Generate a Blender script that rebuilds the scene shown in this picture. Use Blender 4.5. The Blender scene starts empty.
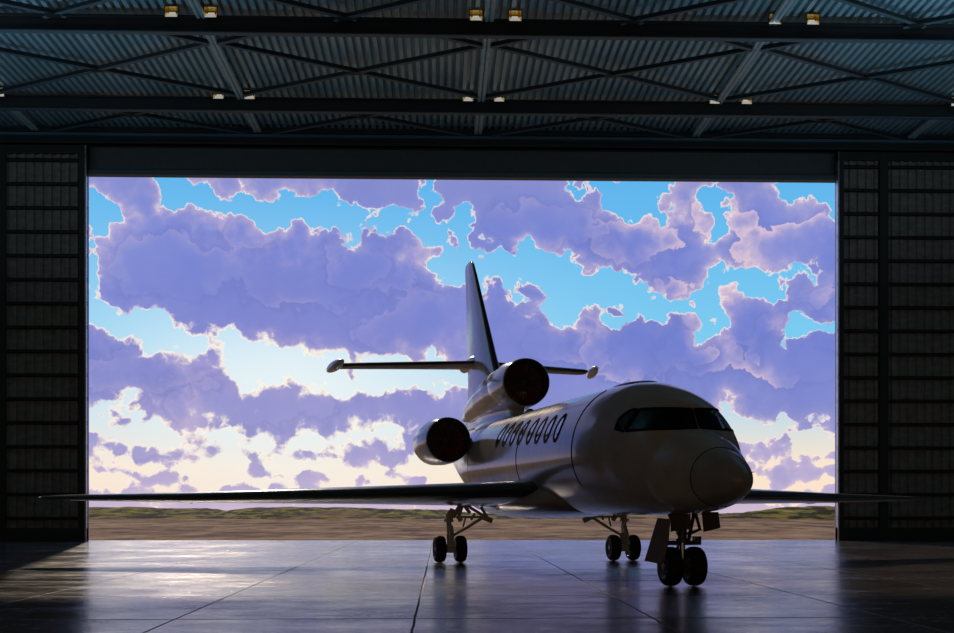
import bpy, bmesh, math, random
import numpy as np
from mathutils import Vector, Matrix

random.seed(7)
PI = math.pi
scene = bpy.context.scene
COL = scene.collection

# ------------------------------------------------------------------ camera
TH = math.radians(1.7)            # the camera looks a little to the right of the hangar's axis
F = 1196.0                        # focal length, in pixels of a 954 wide frame
EYE = 1.5
HY = 505.0                        # image row of the horizon
CX = 477.0
def CW(X, D, z=0.0):
    """camera-frame ground coordinates -> world"""
    return Vector((X*math.cos(TH)+D*math.sin(TH), -X*math.sin(TH)+D*math.cos(TH), z))

cam_d = bpy.data.cameras.new('camera')
cam = bpy.data.objects.new('camera', cam_d); COL.objects.link(cam)
cam.location = (0, 0, EYE)
cam.rotation_euler = (PI/2, 0, -TH)
cam_d.sensor_width = 36
cam_d.lens = F/954*36
cam_d.shift_y = (HY-316.5)/954
cam_d.clip_end = 3000
scene.camera = cam
scene.view_settings.view_transform = 'Standard'
scene.view_settings.look = 'None'
scene.view_settings.exposure = 0.0
scene.view_settings.gamma = 1.0
scene.view_settings.use_curve_mapping = False

# ------------------------------------------------------------------ node helper
def srgb(r, g, b):
    f = lambda c: (c/255/12.92) if c/255 <= .04045 else ((c/255+.055)/1.055)**2.4
    return (f(r), f(g), f(b), 1)

class NT:
    def __init__(s, tree): s.t = tree; s.n = tree.nodes; s.l = tree.links
    def put(s, sock, v):
        if isinstance(v, bpy.types.NodeSocket): s.l.new(v, sock)
        elif v is not None: sock.default_value = v
    def node(s, typ, **kw):
        n = s.n.new(typ)
        for k, v in kw.items(): setattr(n, k, v)
        return n
    def m(s, op, a, b=None, c=None, clamp=False):
        n = s.node('ShaderNodeMath', operation=op, use_clamp=clamp)
        s.put(n.inputs[0], a); s.put(n.inputs[1], b); s.put(n.inputs[2], c)
        return n.outputs[0]
    def v(s, op, a, b=None, scale=None):
        n = s.node('ShaderNodeVectorMath', operation=op)
        s.put(n.inputs[0], a); s.put(n.inputs[1], b)
        if scale is not None: s.put(n.inputs['Scale'], scale)
        return n.outputs['Value'] if op in ('LENGTH', 'DOT_PRODUCT', 'DISTANCE') else n.outputs[0]
    def xyz(s, a, b, c):
        n = s.node('ShaderNodeCombineXYZ'); s.put(n.inputs[0], a); s.put(n.inputs[1], b); s.put(n.inputs[2], c)
        return n.outputs[0]
    def sep(s, a):
        n = s.node('ShaderNodeSeparateXYZ'); s.put(n.inputs[0], a); return n.outputs
    def noise(s, vec, scale, detail=4, rough=.5, dist=0, color=False, lac=2.0):
        n = s.node('ShaderNodeTexNoise'); s.put(n.inputs['Vector'], vec)
        n.inputs['Scale'].default_value = scale; n.inputs['Detail'].default_value = detail
        n.inputs['Roughness'].default_value = rough; n.inputs['Distortion'].default_value = dist
        n.inputs['Lacunarity'].default_value = lac
        return n.outputs['Color'] if color else n.outputs[0]
    def ss(s, x, a, b, lo=0.0, hi=1.0):
        n = s.node('ShaderNodeMapRange', interpolation_type='SMOOTHSTEP')
        s.put(n.inputs[0], x); s.put(n.inputs[1], a); s.put(n.inputs[2], b); s.put(n.inputs[3], lo); s.put(n.inputs[4], hi)
        return n.outputs[0]
    def lin(s, x, a, b, lo=0.0, hi=1.0):
        n = s.node('ShaderNodeMapRange'); n.clamp = True
        s.put(n.inputs[0], x); s.put(n.inputs[1], a); s.put(n.inputs[2], b); s.put(n.inputs[3], lo); s.put(n.inputs[4], hi)
        return n.outputs[0]
    def mix(s, f, a, b, blend='MIX'):
        n = s.node('ShaderNodeMix', data_type='RGBA', blend_type=blend)
        s.put(n.inputs[0], f); s.put(n.inputs[6], a); s.put(n.inputs[7], b)
        return n.outputs[2]
    def ramp(s, x, stops):
        n = s.node('ShaderNodeValToRGB'); e = n.color_ramp.elements
        while len(e) < len(stops): e.new(.5)
        for i, (p, c) in enumerate(stops): e[i].position = p; e[i].color = c
        s.put(n.inputs[0], x); return n.outputs[0]

# ------------------------------------------------------------------ world: the evening sky
def px_dir(x, y):
    u = (x-CX)/F; w = (HY-y)/F
    d = CW(u, 1.0)
    az = math.atan2(d.x, d.y); el = math.atan2(w, math.hypot(d.x, d.y))
    return az*1000, el*1000                       # milliradians
K = 1000/F                                         # milliradians per pixel

def build_world():
    w = bpy.data.worlds.new('evening_sky'); scene.world = w; w.use_nodes = True
    t = NT(w.node_tree); t.n.clear()
    geo = t.node('ShaderNodeTexCoord')
    d = t.v('NORMALIZE', geo.outputs['Generated'])
    x, y, z = t.sep(d)
    az = t.m('MULTIPLY', t.m('ARCTAN2', x, y), 1000.0)
    el = t.m('MULTIPLY', t.m('ARCSINE', z), 1000.0)
    p = t.xyz(az, el, 0.0)
    # billowing warp
    wn = t.noise(t.v('SCALE', p, scale=.012), 1.0, 3, .5, color=True)
    warp = t.v('SCALE', t.v('SUBTRACT', wn, (.5, .5, .5)), scale=34.0)
    wn2 = t.noise(t.v('SCALE', p, scale=.06), 1.0, 2, .5, color=True)
    warp2 = t.v('SCALE', t.v('SUBTRACT', wn2, (.5, .5, .5)), scale=10.0)
    q = t.v('MULTIPLY', t.v('ADD', t.v('ADD', p, warp), warp2), (1, 1, 0))
    gaps = [
        (175,186,225,197,9),(225,197,290,214,12),(290,207,345,216,13),(345,216,392,209,11),
        (392,217,440,240,13),(433,176,433,192,4),(440,236,455,272,13),
        (95,202,112,216,6),(93,256,96,264,3),
        (97,312,140,322,8),(140,322,172,342,12),(172,344,232,354,13),(228,358,312,372,13),(292,366,330,378,11),
        (365,374,430,380,9),(440,366,470,388,8),
        (462,225,475,275,13),(480,267,530,264,12),(530,264,575,292,19),(575,287,628,292,15),(605,312,650,308,7),
        (650,309,700,311,4),(716,283,778,293,7),(778,294,802,282,4),
        (600,183,642,198,11),(640,190,655,210,4),(720,186,704,196,4),(713,205,716,232,3),
        (800,176,840,190,9),(824,190,840,228,9),
        (728,416,762,432,6),(700,333,712,334,2.5),
        (90,417,132,411,8),(110,425,205,441,9),(185,430,262,442,7),(150,462,330,466,8),(255,444,400,436,3),
        (340,472,440,468,7),(88,480,450,484,4),
        (738,457,840,463,4),(755,486,840,480,4),(770,434,838,444,4),(640,186,655,182,6),(800,330,838,322,3),(520,296,545,300,4),(566,312,590,318,4),(430,452,470,462,6),(90,452,150,458,6),(410,488,330,486,4),
    ]
    f = None
    for (x1, y1, x2, y2, r) in gaps:
        a = px_dir(x1, y1); b = px_dir(x2, y2)
        A = Vector((a[0], a[1], 0)); Bv = Vector((b[0], b[1], 0)); ab = Bv-A
        pa = t.v('SUBTRACT', q, tuple(A))
        h = t.m('MULTIPLY', t.v('DOT_PRODUCT', pa, tuple(ab)), 1/max(ab.length_squared, 1e-6), clamp=True)
        dist = t.v('LENGTH', t.v('SUBTRACT', pa, t.v('SCALE', tuple(ab), scale=h)))
        dist = t.m('SUBTRACT', dist, r*K)
        f = dist if f is None else t.m('SMOOTH_MIN', f, dist, 5.0)
    # away from the door's view: open sky between loose clouds
    fr = t.ss(t.m('ABSOLUTE', az), 420.0, 700.0)
    hi = t.ss(el, 300.0, 520.0)
    away = t.m('MAXIMUM', fr, hi)
    loose = t.m('MULTIPLY', t.m('SUBTRACT', t.noise(d, 3.0, 3, .5), .47), 300.0)
    f = t.m('ADD', t.m('MULTIPLY', f, t.m('SUBTRACT', 1.0, away)), t.m('MULTIPLY', loose, away))
    # cauliflower edges
    def puff(vec, fine=True):
        v1 = t.node('ShaderNodeTexVoronoi', feature='SMOOTH_F1'); t.put(v1.inputs['Vector'], vec)
        v1.inputs['Scale'].default_value = .035; v1.inputs['Smoothness'].default_value = .5
        a = t.m('MULTIPLY', t.m('SUBTRACT', .45, v1.outputs['Distance']), 26.0)
        v2 = t.node('ShaderNodeTexVoronoi', feature='SMOOTH_F1'); t.put(v2.inputs['Vector'], vec)
        v2.inputs['Scale'].default_value = .11; v2.inputs['Smoothness'].default_value = .35
        a = t.m('ADD', a, t.m('MULTIPLY', t.m('SUBTRACT', .45, v2.outputs['Distance']), 9.0))
        if fine:
            n = t.noise(t.v('SCALE', vec, scale=.045), 1.0, 9, .62)
            a = t.m('ADD', a, t.m('MULTIPLY', t.m('SUBTRACT', n, .5), 44.0))
        return a
    wp = t.v('ADD', p, t.v('SCALE', warp2, scale=1.1))
    n0 = puff(wp)
    dens = t.m('ADD', f, t.m('MULTIPLY', n0, 1.05))
    b0 = puff(wp, False); b1 = puff(t.v('ADD', wp, (-3.0, 4.5, 0)), False)
    relief = t.m('SUBTRACT', b0, b1)                 # > 0: faces up and left, towards the light
    sx, sy = px_dir(290, 392)
    gl = t.v('LENGTH', t.v('MULTIPLY', t.v('SUBTRACT', p, (sx, sy, 0)), (.75, 1.5, 1)))
    glow = t.m('POWER', 2.718, t.m('MULTIPLY', t.m('POWER', t.m('DIVIDE', gl, 130.0), 2.0), -1.0))
    elp = t.m('DIVIDE', el, K)                      # rows above the horizon
    clear = t.ramp(t.lin(elp, -20.0, 340.0), [(0, srgb(250,222,205)), (.16, srgb(252,230,204)), (.30, srgb(196,220,232)), (.5, srgb(124,204,242)), (1, srgb(88,176,236))])
    clear = t.mix(t.m('MULTIPLY', glow, .85), clear, srgb(240,247,248))
    body = t.ramp(t.lin(elp, -20.0, 340.0), [(0, srgb(222,196,206)), (.1, srgb(184,172,210)), (.25, srgb(140,146,208)), (.5, srgb(112,128,208)), (.8, srgb(118,134,212)), (1, srgb(142,146,204))])
    soft = t.noise(t.v('SCALE', p, scale=.008), 1.0, 4, .55)
    body = t.mix(t.ss(soft, .45, .72, 0.0, .35), body, srgb(162,164,218))
    body = t.mix(t.ss(soft, .5, .3, 0.0, .30), body, srgb(112,122,198))
    body = t.mix(t.m('MULTIPLY', glow, .16), body, srgb(212,180,200))
    east = t.ss(az, 40.0, 260.0)                    # the clouds to the right catch more pink light
    # clouds in front of clouds: a second bank whose own edges are lit
    def lip(f_, k_): return t.m('MULTIPLY', t.ss(f_, -1.0, 1.0), t.m('POWER', 2.718, t.m('MULTIPLY', t.m('MAXIMUM', f_, 0.0), -k_)))
    lumps = [[(800,262,55,38),(715,215,34,30),(640,238,48,24),(560,300,40,26),(300,262,95,42),(180,262,60,30),(790,352,46,34),(640,352,60,28),(420,330,60,34),(150,372,60,22)],
             [(545,222,52,26),(672,288,30,13),(740,318,50,26),(836,318,30,30),(380,262,44,36),(250,232,26,20),(560,342,52,26),(250,402,90,20),(700,356,40,24),(130,432,40,10)]]
    ridge = None
    for bank in lumps:
        L = None
        for (x1, y1, rx, ry) in bank:
            c_ = px_dir(x1, y1)
            dd = t.v('LENGTH', t.v('MULTIPLY', t.v('SUBTRACT', q, (c_[0], c_[1], 0)), (1/(rx*K), 1/(ry*K), 0)))
            dd = t.m('MULTIPLY', t.m('SUBTRACT', 1.0, dd), ry*K)
            L = dd if L is None else t.m('SMOOTH_MAX', L, dd, 3.0)
        L = t.m('ADD', L, t.m('MULTIPLY', n0, .75))
        e_ = t.m('MAXIMUM', lip(L, .14), t.m('MULTIPLY', lip(L, .9), .9))
        ridge = e_ if ridge is None else t.m('MAXIMUM', ridge, e_)
        dk = t.m('MULTIPLY', t.ss(L, -9.0, -.5), t.ss(L, 1.0, -1.0))   # the bank behind is a little deeper in tone next to it
        body = t.mix(t.m('MULTIPLY', dk, .22), body, srgb(108,114,186))
    patch = t.ss(t.noise(t.v('ADD', t.v('SCALE', p, scale=.011), (7, 3, 0)), 1.0, 3, .5), .40, .62)
    lit = t.m('MULTIPLY', t.m('MULTIPLY', ridge, patch), t.lin(east, 0, 1, .15, .85))
    body = t.mix(lit, body, srgb(238,208,214))
    # soft brightening inside the edge, in patches
    halo = t.m('POWER', 2.718, t.m('MULTIPLY', t.m('MAXIMUM', dens, 0.0), -.15))
    halo = t.m('MULTIPLY', halo, t.m('ADD', t.m('MULTIPLY', patch, .55), .10))
    body = t.mix(halo, body, srgb(240,212,216))
    rimw = t.m('ADD', 2.6, t.m('MULTIPLY', glow, 5.0))
    rim = t.ss(dens, 0.0, rimw, 1.0, 0.0)
    top = t.ss(relief, -4.5, .8, .25, 1.0)
    rim = t.m('MULTIPLY', rim, t.m('MAXIMUM', top, glow))
    rimc = t.mix(glow, srgb(252,232,222), srgb(255,248,230))
    body = t.mix(rim, body, rimc)
    cov = t.ss(dens, -1.2, 1.0)
    col = t.mix(cov, clear, body)
    # behind the hangar: dusk sky, with an added warm low band as fill light
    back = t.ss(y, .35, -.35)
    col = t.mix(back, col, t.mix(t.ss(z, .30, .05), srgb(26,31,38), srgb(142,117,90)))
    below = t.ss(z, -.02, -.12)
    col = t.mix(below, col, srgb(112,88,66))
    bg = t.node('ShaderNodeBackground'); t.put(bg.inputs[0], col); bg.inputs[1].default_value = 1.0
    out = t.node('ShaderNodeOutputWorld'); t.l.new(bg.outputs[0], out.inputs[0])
    w.cycles.sampling_method = 'MANUAL'; w.cycles.sample_map_resolution = 512
build_world()

# the low sun, behind the hangar front and a little to the left
SUN_AZ = math.radians(-12.6); SUN_EL = math.radians(25.6)
sd = bpy.data.lights.new('sun', 'SUN'); sd.energy = 1.0; sd.angle = math.radians(1.5); sd.color = (1.0, .84, .66)
so = bpy.data.objects.new('sun', sd); COL.objects.link(so)
tosun = Vector((math.sin(SUN_AZ)*math.cos(SUN_EL), math.cos(SUN_AZ)*math.cos(SUN_EL), math.sin(SUN_EL)))
so.rotation_euler = tosun.to_track_quat('Z', 'Y').to_euler()
so.location = (0, 80, 60)

# added fill lamps out of view at the side walls, turned up to the roof
for sx_ in (-1, 1):
    ld = bpy.data.lights.new('roof_fill_light', 'AREA'); ld.shape = 'RECTANGLE'; ld.size = .5; ld.size_y = 24
    ld.energy = 560; ld.color = (.55, .82, 1.0)
    lo = bpy.data.objects.new('roof_fill_light', ld); COL.objects.link(lo)
    lo.location = (.5+sx_*23.9, 35.5, 11.5)
    lo.rotation_euler = Vector((sx_*.25, 0, -1)).to_track_quat('Z', 'Y').to_euler()

# ------------------------------------------------------------------ materials
def mat(name, base=(.5,.5,.5,1), rough=.5, metal=0.0, coat=0.0, spec=.5, emis=None, estr=0.0, trans=0.0, ior=1.5):
    m = bpy.data.materials.new(name); m.use_nodes = True
    b = m.node_tree.nodes['Principled BSDF']
    b.inputs['Base Color'].default_value = base if len(base) == 4 else (*base, 1)
    b.inputs['Roughness'].default_value = rough; b.inputs['Metallic'].default_value = metal
    b.inputs['Coat Weight'].default_value = coat; b.inputs['Coat Roughness'].default_value = .04
    b.inputs['Specular IOR Level'].default_value = spec; b.inputs['IOR'].default_value = ior
    b.inputs['Transmission Weight'].default_value = trans
    if emis: b.inputs['Emission Color'].default_value = emis; b.inputs['Emission Strength'].default_value = estr
    return m, NT(m.node_tree), b

def wear(m, t, b, c1, c2, scale, bump=0.0, detail=5, rr=None):
    tc = t.node('ShaderNodeTexCoord').outputs['Object']
    n = t.noise(tc, scale, detail, .6)
    t.put(b.inputs['Base Color'], t.mix(t.ss(n, .35, .65), c1, c2))
    if rr: t.put(b.inputs['Roughness'], t.lin(n, .3, .7, rr[0], rr[1]))
    if bump:
        bn = t.node('ShaderNodeBump'); bn.inputs['Strength'].default_value = bump; bn.inputs['Distance'].default_value = .02
        t.put(bn.inputs['Height'], n); t.put(b.inputs['Normal'], bn.outputs[0])

M = {}
def simple(key, name, base, rough=.5, metal=0.0, **kw):
    m, t, b = mat(name, base, rough, metal, **kw)
    c = tuple(base[:3])
    wear(m, t, b, (*[v*.88 for v in c], 1), (*c, 1), 3.0, rr=(max(.02, rough*.85), min(1, rough*1.15)))
    M[key] = m
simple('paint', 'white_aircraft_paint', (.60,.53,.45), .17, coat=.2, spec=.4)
simple('radome', 'radome_paint', (.44,.40,.35), .24, coat=.15)
simple('paint_dark', 'dark_grey_paint', (.03,.032,.034), .35, spec=.3)
simple('edge', 'leading_edge_metal', (.22,.26,.28), .22, metal=.85)
simple('jamb', 'galvanised_edge_post', (.62,.66,.66), .3, metal=1.0)
simple('slat', 'dark_polished_slat', (.10,.15,.17), .2, metal=.5)
simple('door_paint', 'brown_grey_gear_door_paint', (.26,.20,.15), .75, spec=.1)
simple('rubber', 'tyre_rubber', (.012,.012,.012), .65)
simple('black', 'black_seal', (.004,.004,.004), .9, spec=.05)
simple('hub', 'wheel_hub_alloy', (.32,.31,.29), .4, metal=.6)
simple('strut', 'gear_strut_paint', (.82,.76,.68), .4)
simple('strut_dark', 'gear_strut_dark', (.09,.085,.08), .4)
simple('chrome', 'oleo_chrome', (.7,.7,.7), .12, metal=1.0)
simple('fan', 'fan_titanium', (.30,.085,.07), .45, metal=.2)
simple('intake', 'intake_lining', (.09,.06,.055), .5)
simple('lip', 'dark_intake_lip', (.05,.045,.042), .28, metal=.3)
simple('beam', 'dark_steel', (.022,.026,.029), .5)
simple('flange', 'steel_flange', (.09,.16,.21), .5)
simple('purlin', 'blue_grey_steel', (.50,.74,.86), .42, metal=.2)
simple('doorframe', 'door_steel', (.03,.036,.036), .6)
simple('header', 'dark_cladding', (.09,.125,.14), .55)
simple('housing', 'lamp_housing', (.02,.02,.02), .4)
simple('gold', 'amber_reflector', (.75,.58,.22), .25, metal=1.0)
simple('seat', 'cockpit_seat', (.5,.47,.43), .6)
simple('white', 'wing_tip_white', (.75,.75,.74), .2, coat=.5)
m, t, b = mat('lamp_glass', (.95,.93,.88,1), .05, emis=(1,.93,.8,1), estr=.35); M['lens'] = m
m, t, b = mat('cabin_glass', (.02,.024,.03,1), .03, coat=1.0, spec=.8); M['cabin_glass'] = m
m, t, b = mat('windshield_glass', (.30,.32,.34,1), .0, trans=1.0, ior=1.3); M['glass'] = m
m, t, b = mat('beacon_glass', (.6,.65,.7,1), .05, coat=1.0); M['beacon'] = m

# roof sheeting
m, t, b = mat('roof_sheet', (.2,.27,.3,1), .45, metal=.25)
tc = t.node('ShaderNodeTexCoord').outputs['Object']
n = t.noise(t.v('MULTIPLY', tc, (1, .15, 1)), .9, 4, .6)
t.put(b.inputs['Base Color'], t.mix(t.ss(n, .3, .7), (.32,.54,.64,1), (.44,.68,.80,1)))
M['deck'] = m
# door sheeting
m, t, b = mat('door_sheet', (.1,.1,.1,1), .6)
tc = t.node('ShaderNodeTexCoord').outputs['Object']
n = t.noise(t.v('MULTIPLY', tc, (1, 1, 3)), 1.6, 6, .65)
t.put(b.inputs['Base Color'], t.mix(t.ss(n, .3, .7), (.19,.19,.18,1), (.31,.31,.295,1)))
M['sheet'] = m

# wet concrete
m, t, b = mat('wet_concrete', (.1,.09,.08,1), .2)
geo = t.node('ShaderNodeNewGeometry').outputs['Position']
gx, gy, gz = t.sep(geo)
big = t.noise(geo, .22, 4, .55)
mid = t.noise(t.v('MULTIPLY', geo, (.55, 1.0, 1)), 1.3, 6, .62)
fine = t.noise(t.v('MULTIPLY', geo, (.6, 1.3, 1)), 7.0, 5, .65)
def joint(c, off, period, wdt):
    fr = t.m('FRACT', t.m('DIVIDE', t.m('SUBTRACT', c, off), period))
    e = t.m('MULTIPLY', t.m('MINIMUM', fr, t.m('SUBTRACT', 1.0, fr)), period)
    return t.ss(e, wdt*.4, wdt, 1.0, 0.0)
wob = t.m('MULTIPLY', t.m('SUBTRACT', mid, .5), .05)
jx = joint(t.m('ADD', gx, wob), -.35, 3.15, .022)
jy = joint(t.m('ADD', gy, wob), 0.0, 3.95, .05)
jj = t.m('MAXIMUM', jx, jy)
base = t.mix(t.ss(big, .35, .65), (.095,.076,.062,1), (.17,.14,.118,1))
base = t.mix(t.ss(mid, .40, .68, 0, .7), base, (.20,.165,.14,1))
base = t.mix(t.ss(fine, .50, .66, 0, .5), base, (.27,.225,.19,1))
base = t.mix(jj, base, (.012,.011,.011,1))
t.put(b.inputs['Base Color'], base)
rg = t.m('ADD', t.lin(t.m('ADD', t.m('MULTIPLY', mid, .5), t.m('MULTIPLY', fine, .5)), .38, .62, .07, .25), t.lin(big, .35, .65, -.03, .08))
t.put(b.inputs['Roughness'], t.m('MAXIMUM', rg, t.m('MULTIPLY', jj, .7)))
b.inputs['IOR'].default_value = 1.42; b.inputs['Specular Tint'].default_value = (1.0, .91, .82, 1)
h = t.m('ADD', t.m('MULTIPLY', mid, .9), t.m('MULTIPLY', fine, .45))
h = t.m('SUBTRACT', h, t.m('MULTIPLY', jj, .2))
bn = t.node('ShaderNodeBump'); bn.inputs['Strength'].default_value = .8; bn.inputs['Distance'].default_value = .028
t.put(bn.inputs['Height'], h); t.put(b.inputs['Normal'], bn.outputs[0])
M['floor'] = m

# desert ground
m, t, b = mat('desert_soil', (.4,.25,.15,1), .95, spec=.1)
geo = t.node('ShaderNodeNewGeometry').outputs['Position']
n1 = t.noise(t.v('MULTIPLY', geo, (.10, .07, 1)), 1.0, 5, .6)
n2 = t.noise(t.v('MULTIPLY', geo, (.40, .16, 1)), 1.0, 5, .7)
c = t.mix(t.ss(n1, .35, .62), srgb(158,104,66), srgb(222,160,102))
c = t.mix(t.ss(n2, .5, .68, 0, .75), c, srgb(240,200,140))
c = t.mix(t.ss(n2, .48, .38, 0, .75), c, srgb(88,64,48))
t.put(b.inputs['Base Color'], c)
M['soil'] = m
m, t, b = mat('scrub_hill', (.3,.28,.1,1), .95, spec=.1)
geo = t.node('ShaderNodeNewGeometry').outputs['Position']
n1 = t.noise(t.v('MULTIPLY', geo, (.40, .06, 2.6)), 1.0, 6, .68)
n2 = t.noise(t.v('MULTIPLY', geo, (.09, .02, .7)), 1.0, 4, .6)
c = t.mix(t.ss(n1, .44, .58), srgb(66,56,20), srgb(190,158,54))
c = t.mix(t.ss(n1, .58, .72, 0, .8), c, srgb(250,214,110))
c = t.mix(t.ss(n2, .52, .68, 0, .7), c, srgb(190,140,96))
t.put(b.inputs['Base Color'], c)
M['hill'] = m
simple('scrub', 'scrub_leaves', (.055,.06,.02), .9)

# ------------------------------------------------------------------ mesh builder
class MB:
    def __init__(s): s.v = []; s.f = []; s.mi = []
    def add(s, vs, fs, mi=0):
        o = len(s.v); s.v += [tuple(p) for p in vs]
        s.f += [tuple(i+o for i in f) for f in fs]; s.mi += [mi]*len(fs)
    def box(s, a, b, mi=0):
        (x0,y0,z0),(x1,y1,z1) = a, b
        s.add([(x0,y0,z0),(x1,y0,z0),(x1,y1,z0),(x0,y1,z0),(x0,y0,z1),(x1,y0,z1),(x1,y1,z1),(x0,y1,z1)],
              [(0,3,2,1),(4,5,6,7),(0,1,5,4),(1,2,6,5),(2,3,7,6),(3,0,4,7)], mi)
    def bar(s, p, q, w, h, mi=0, up=(0,0,1)):
        """rectangular bar from p to q, w across, h along up"""
        p = Vector(p); q = Vector(q); d = (q-p).normalized(); up = Vector(up)
        r = d.cross(up)
        if r.length < 1e-4: r = d.cross(Vector((1,0,0)))
        r.normalize(); u = r.cross(d).normalized()
        vs = [c + r*(sx*w/2) + u*(sz*h/2) for c in (p, q) for sx, sz in ((-1,-1),(1,-1),(1,1),(-1,1))]
        s.add(vs, [(0,1,2,3),(7,6,5,4),(0,4,5,1),(1,5,6,2),(2,6,7,3),(3,7,4,0)], mi)
    def tube(s, pts, rad, n=12, mi=0, cap=True):
        pts = [Vector(p) for p in pts]
        rads = rad if isinstance(rad, (list, tuple)) else [rad]*len(pts)
        vs = []; fs = []
        prev = None
        for i, p in enumerate(pts):
            d = (pts[min(i+1, len(pts)-1)]-pts[max(i-1, 0)]).normalized()
            if prev is None:
                r = d.cross(Vector((0,0,1)))
                if r.length < 1e-3: r = d.cross(Vector((1,0,0)))
            else: r = prev - d*prev.dot(d)
            r.normalize(); prev = r; u = r.cross(d)
            for k in range(n):
                a = 2*PI*k/n; vs.append(p + (r*math.cos(a)+u*math.sin(a))*rads[i])
        for i in range(len(pts)-1):
            for k in range(n):
                fs.append((i*n+k, i*n+(k+1)%n, (i+1)*n+(k+1)%n, (i+1)*n+k))
        if cap: fs.append(tuple(range(n))[::-1]); fs.append(tuple((len(pts)-1)*n+k for k in range(n)))
        s.add(vs, fs, mi)
    def lathe(s, prof, origin, axis='X', n=48, mi=0, closed=False):
        """prof: (along, radius) pairs turned about an axis through origin"""
        o = Vector(origin); vs = []; fs = []
        for (a, r) in prof:
            for k in range(n):
                c, sn = math.cos(2*PI*k/n)*r, math.sin(2*PI*k/n)*r
                vs.append(o + (Vector((a, c, sn)) if axis == 'X' else Vector((sn, a, c)) if axis == 'Y' else Vector((c, sn, a))))
        for i in range(len(prof)-1 + (1 if closed else 0)):
            j = (i+1) % len(prof)
            for k in range(n): fs.append((i*n+k, i*n+(k+1)%n, j*n+(k+1)%n, j*n+k))
        s.add(vs, fs, mi)
    def loft(s, rings, cap=True, mi=0):
        n = len(rings[0]); vs = [p for r in rings for p in r]; fs = []
        for i in range(len(rings)-1):
            for k in range(n): fs.append((i*n+k, i*n+(k+1)%n, (i+1)*n+(k+1)%n, (i+1)*n+k))
        if cap: fs.append(tuple(range(n))[::-1]); fs.append(tuple((len(rings)-1)*n+k for k in range(n)))
        s.add(vs, fs, mi)
    def build(s, name, mats, parent=None, smooth=True, angle=35, bevel=0):
        me = bpy.data.meshes.new(name); me.from_pydata(s.v, [], s.f)
        mats = mats if isinstance(mats, (list, tuple)) else [mats]
        for m in mats: me.materials.append(m)
        me.polygons.foreach_set('material_index', s.mi)
        bm = bmesh.new(); bm.from_mesh(me)
        bmesh.ops.recalc_face_normals(bm, faces=bm.faces[:]); 
        if smooth:
            for f in bm.faces: f.smooth = True
            for e in bm.edges:
                if len(e.link_faces) == 2 and e.calc_face_angle(0) > math.radians(angle): e.smooth = False
        bm.to_mesh(me); bm.free()
        o = bpy.data.objects.new(name, me); COL.objects.link(o)
        if parent: o.parent = parent
        if bevel:
            bv = o.modifiers.new('bevel', 'BEVEL'); bv.width = bevel; bv.segments = 2; bv.limit_method = 'ANGLE'
        return o
def tag(o, label=None, cat=None, group=None, kind=None):
    if label: o['label'] = label
    if cat: o['category'] = cat
    if group: o['group'] = group
    if kind: o['kind'] = kind
    return o
def empty(name, loc=(0,0,0), rz=0):
    o = bpy.data.objects.new(name, None); COL.objects.link(o); o.location = loc; o.rotation_euler = (0,0,rz)
    o.empty_display_size = .2
    return o
def struct(o): o['kind'] = 'structure'; return o

# ------------------------------------------------------------------ the hangar
def xat(px, y):
    """x of the sight line through image column px where it crosses the plane at depth y"""
    u = (px-CX)/F
    return y*(u*math.cos(TH)+math.sin(TH))/(math.cos(TH)-u*math.sin(TH))
XL, XR = -24.0, 25.0          # side walls
YD = 49.8                     # inner face of the sliding doors
YB = -14.0
OPL = xat(88.5, YD)-.08; OPR = xat(836, YD)+.07
ZH = 15.28                    # underside of the header
ZD = 17.3                     # roof sheet

mb = MB(); mb.box((XL, YB, -.3), (XR, 51.0, 0)); struct(mb.build('floor', M['floor'], smooth=False))
# ribbed roof sheet
mb = MB(); per = .285; rib = .20
prof = []
x = XL
while x < XR:
    prof += [(x, ZD), (x+per*.50, ZD), (x+per*.55, ZD+rib), (x+per*.95, ZD+rib)]
    x += per
prof.append((x, ZD))
n = len(prof)
vs = [(a, YB, z) for a, z in prof] + [(a, YD+.6, z) for a, z in prof] + [(a, YB, z+.012) for a, z in prof] + [(a, YD+.6, z+.012) for a, z in prof]
fs = [(i, i+1, n+i+1, n+i) for i in range(n-1)] + [(2*n+i, 3*n+i, 3*n+i+1, 2*n+i+1) for i in range(n-1)]
mb.add(vs, fs); mb.box((XL, YB, ZD+.22), (XR, 50.9, ZD+.36))
struct(mb.build('ceiling', M['deck'], smooth=False))

# side walls with posts in relief
for nm, x0, x1 in (('wall_left', XL-.3, XL), ('wall_right', XR, XR+.3)):
    mb = MB(); mb.box((x0, YB, 0), (x1, 50.9, ZD+.15)); struct(mb.build(nm, M['sheet'], smooth=False))
# front wall: header above the opening and the parts behind the open doors
mb = MB()
mb.box((XL, 50.3, ZH), (XR, 50.7, ZD+.15))
mb.box((XL, 50.3, 0), (OPL-.55, 50.7, ZH)); mb.box((OPR+.55, 50.3, 0), (XR, 50.7, ZH))
struct(mb.build('wall_front', M['header'], smooth=False))
mb = MB()                                        # plate and lip along the top of the header
mb.box((XL, 49.85, 16.77), (XR, 50.3, 16.89), 0); mb.box((XL, 49.85, 16.93), (XR, 49.95, 17.05), 1)
mb.box((XL, 50.0, 16.89), (XR, 50.3, 17.1), 0)
struct(mb.build('trim_1', [M['flange'], M['beam']], smooth=False))
mb = MB(); mb.box((OPL-.5, 50.05, ZH-.06), (OPR+.5, 50.32, ZH+.14)); struct(mb.build('trim_2', M['flange'], smooth=False))

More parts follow.
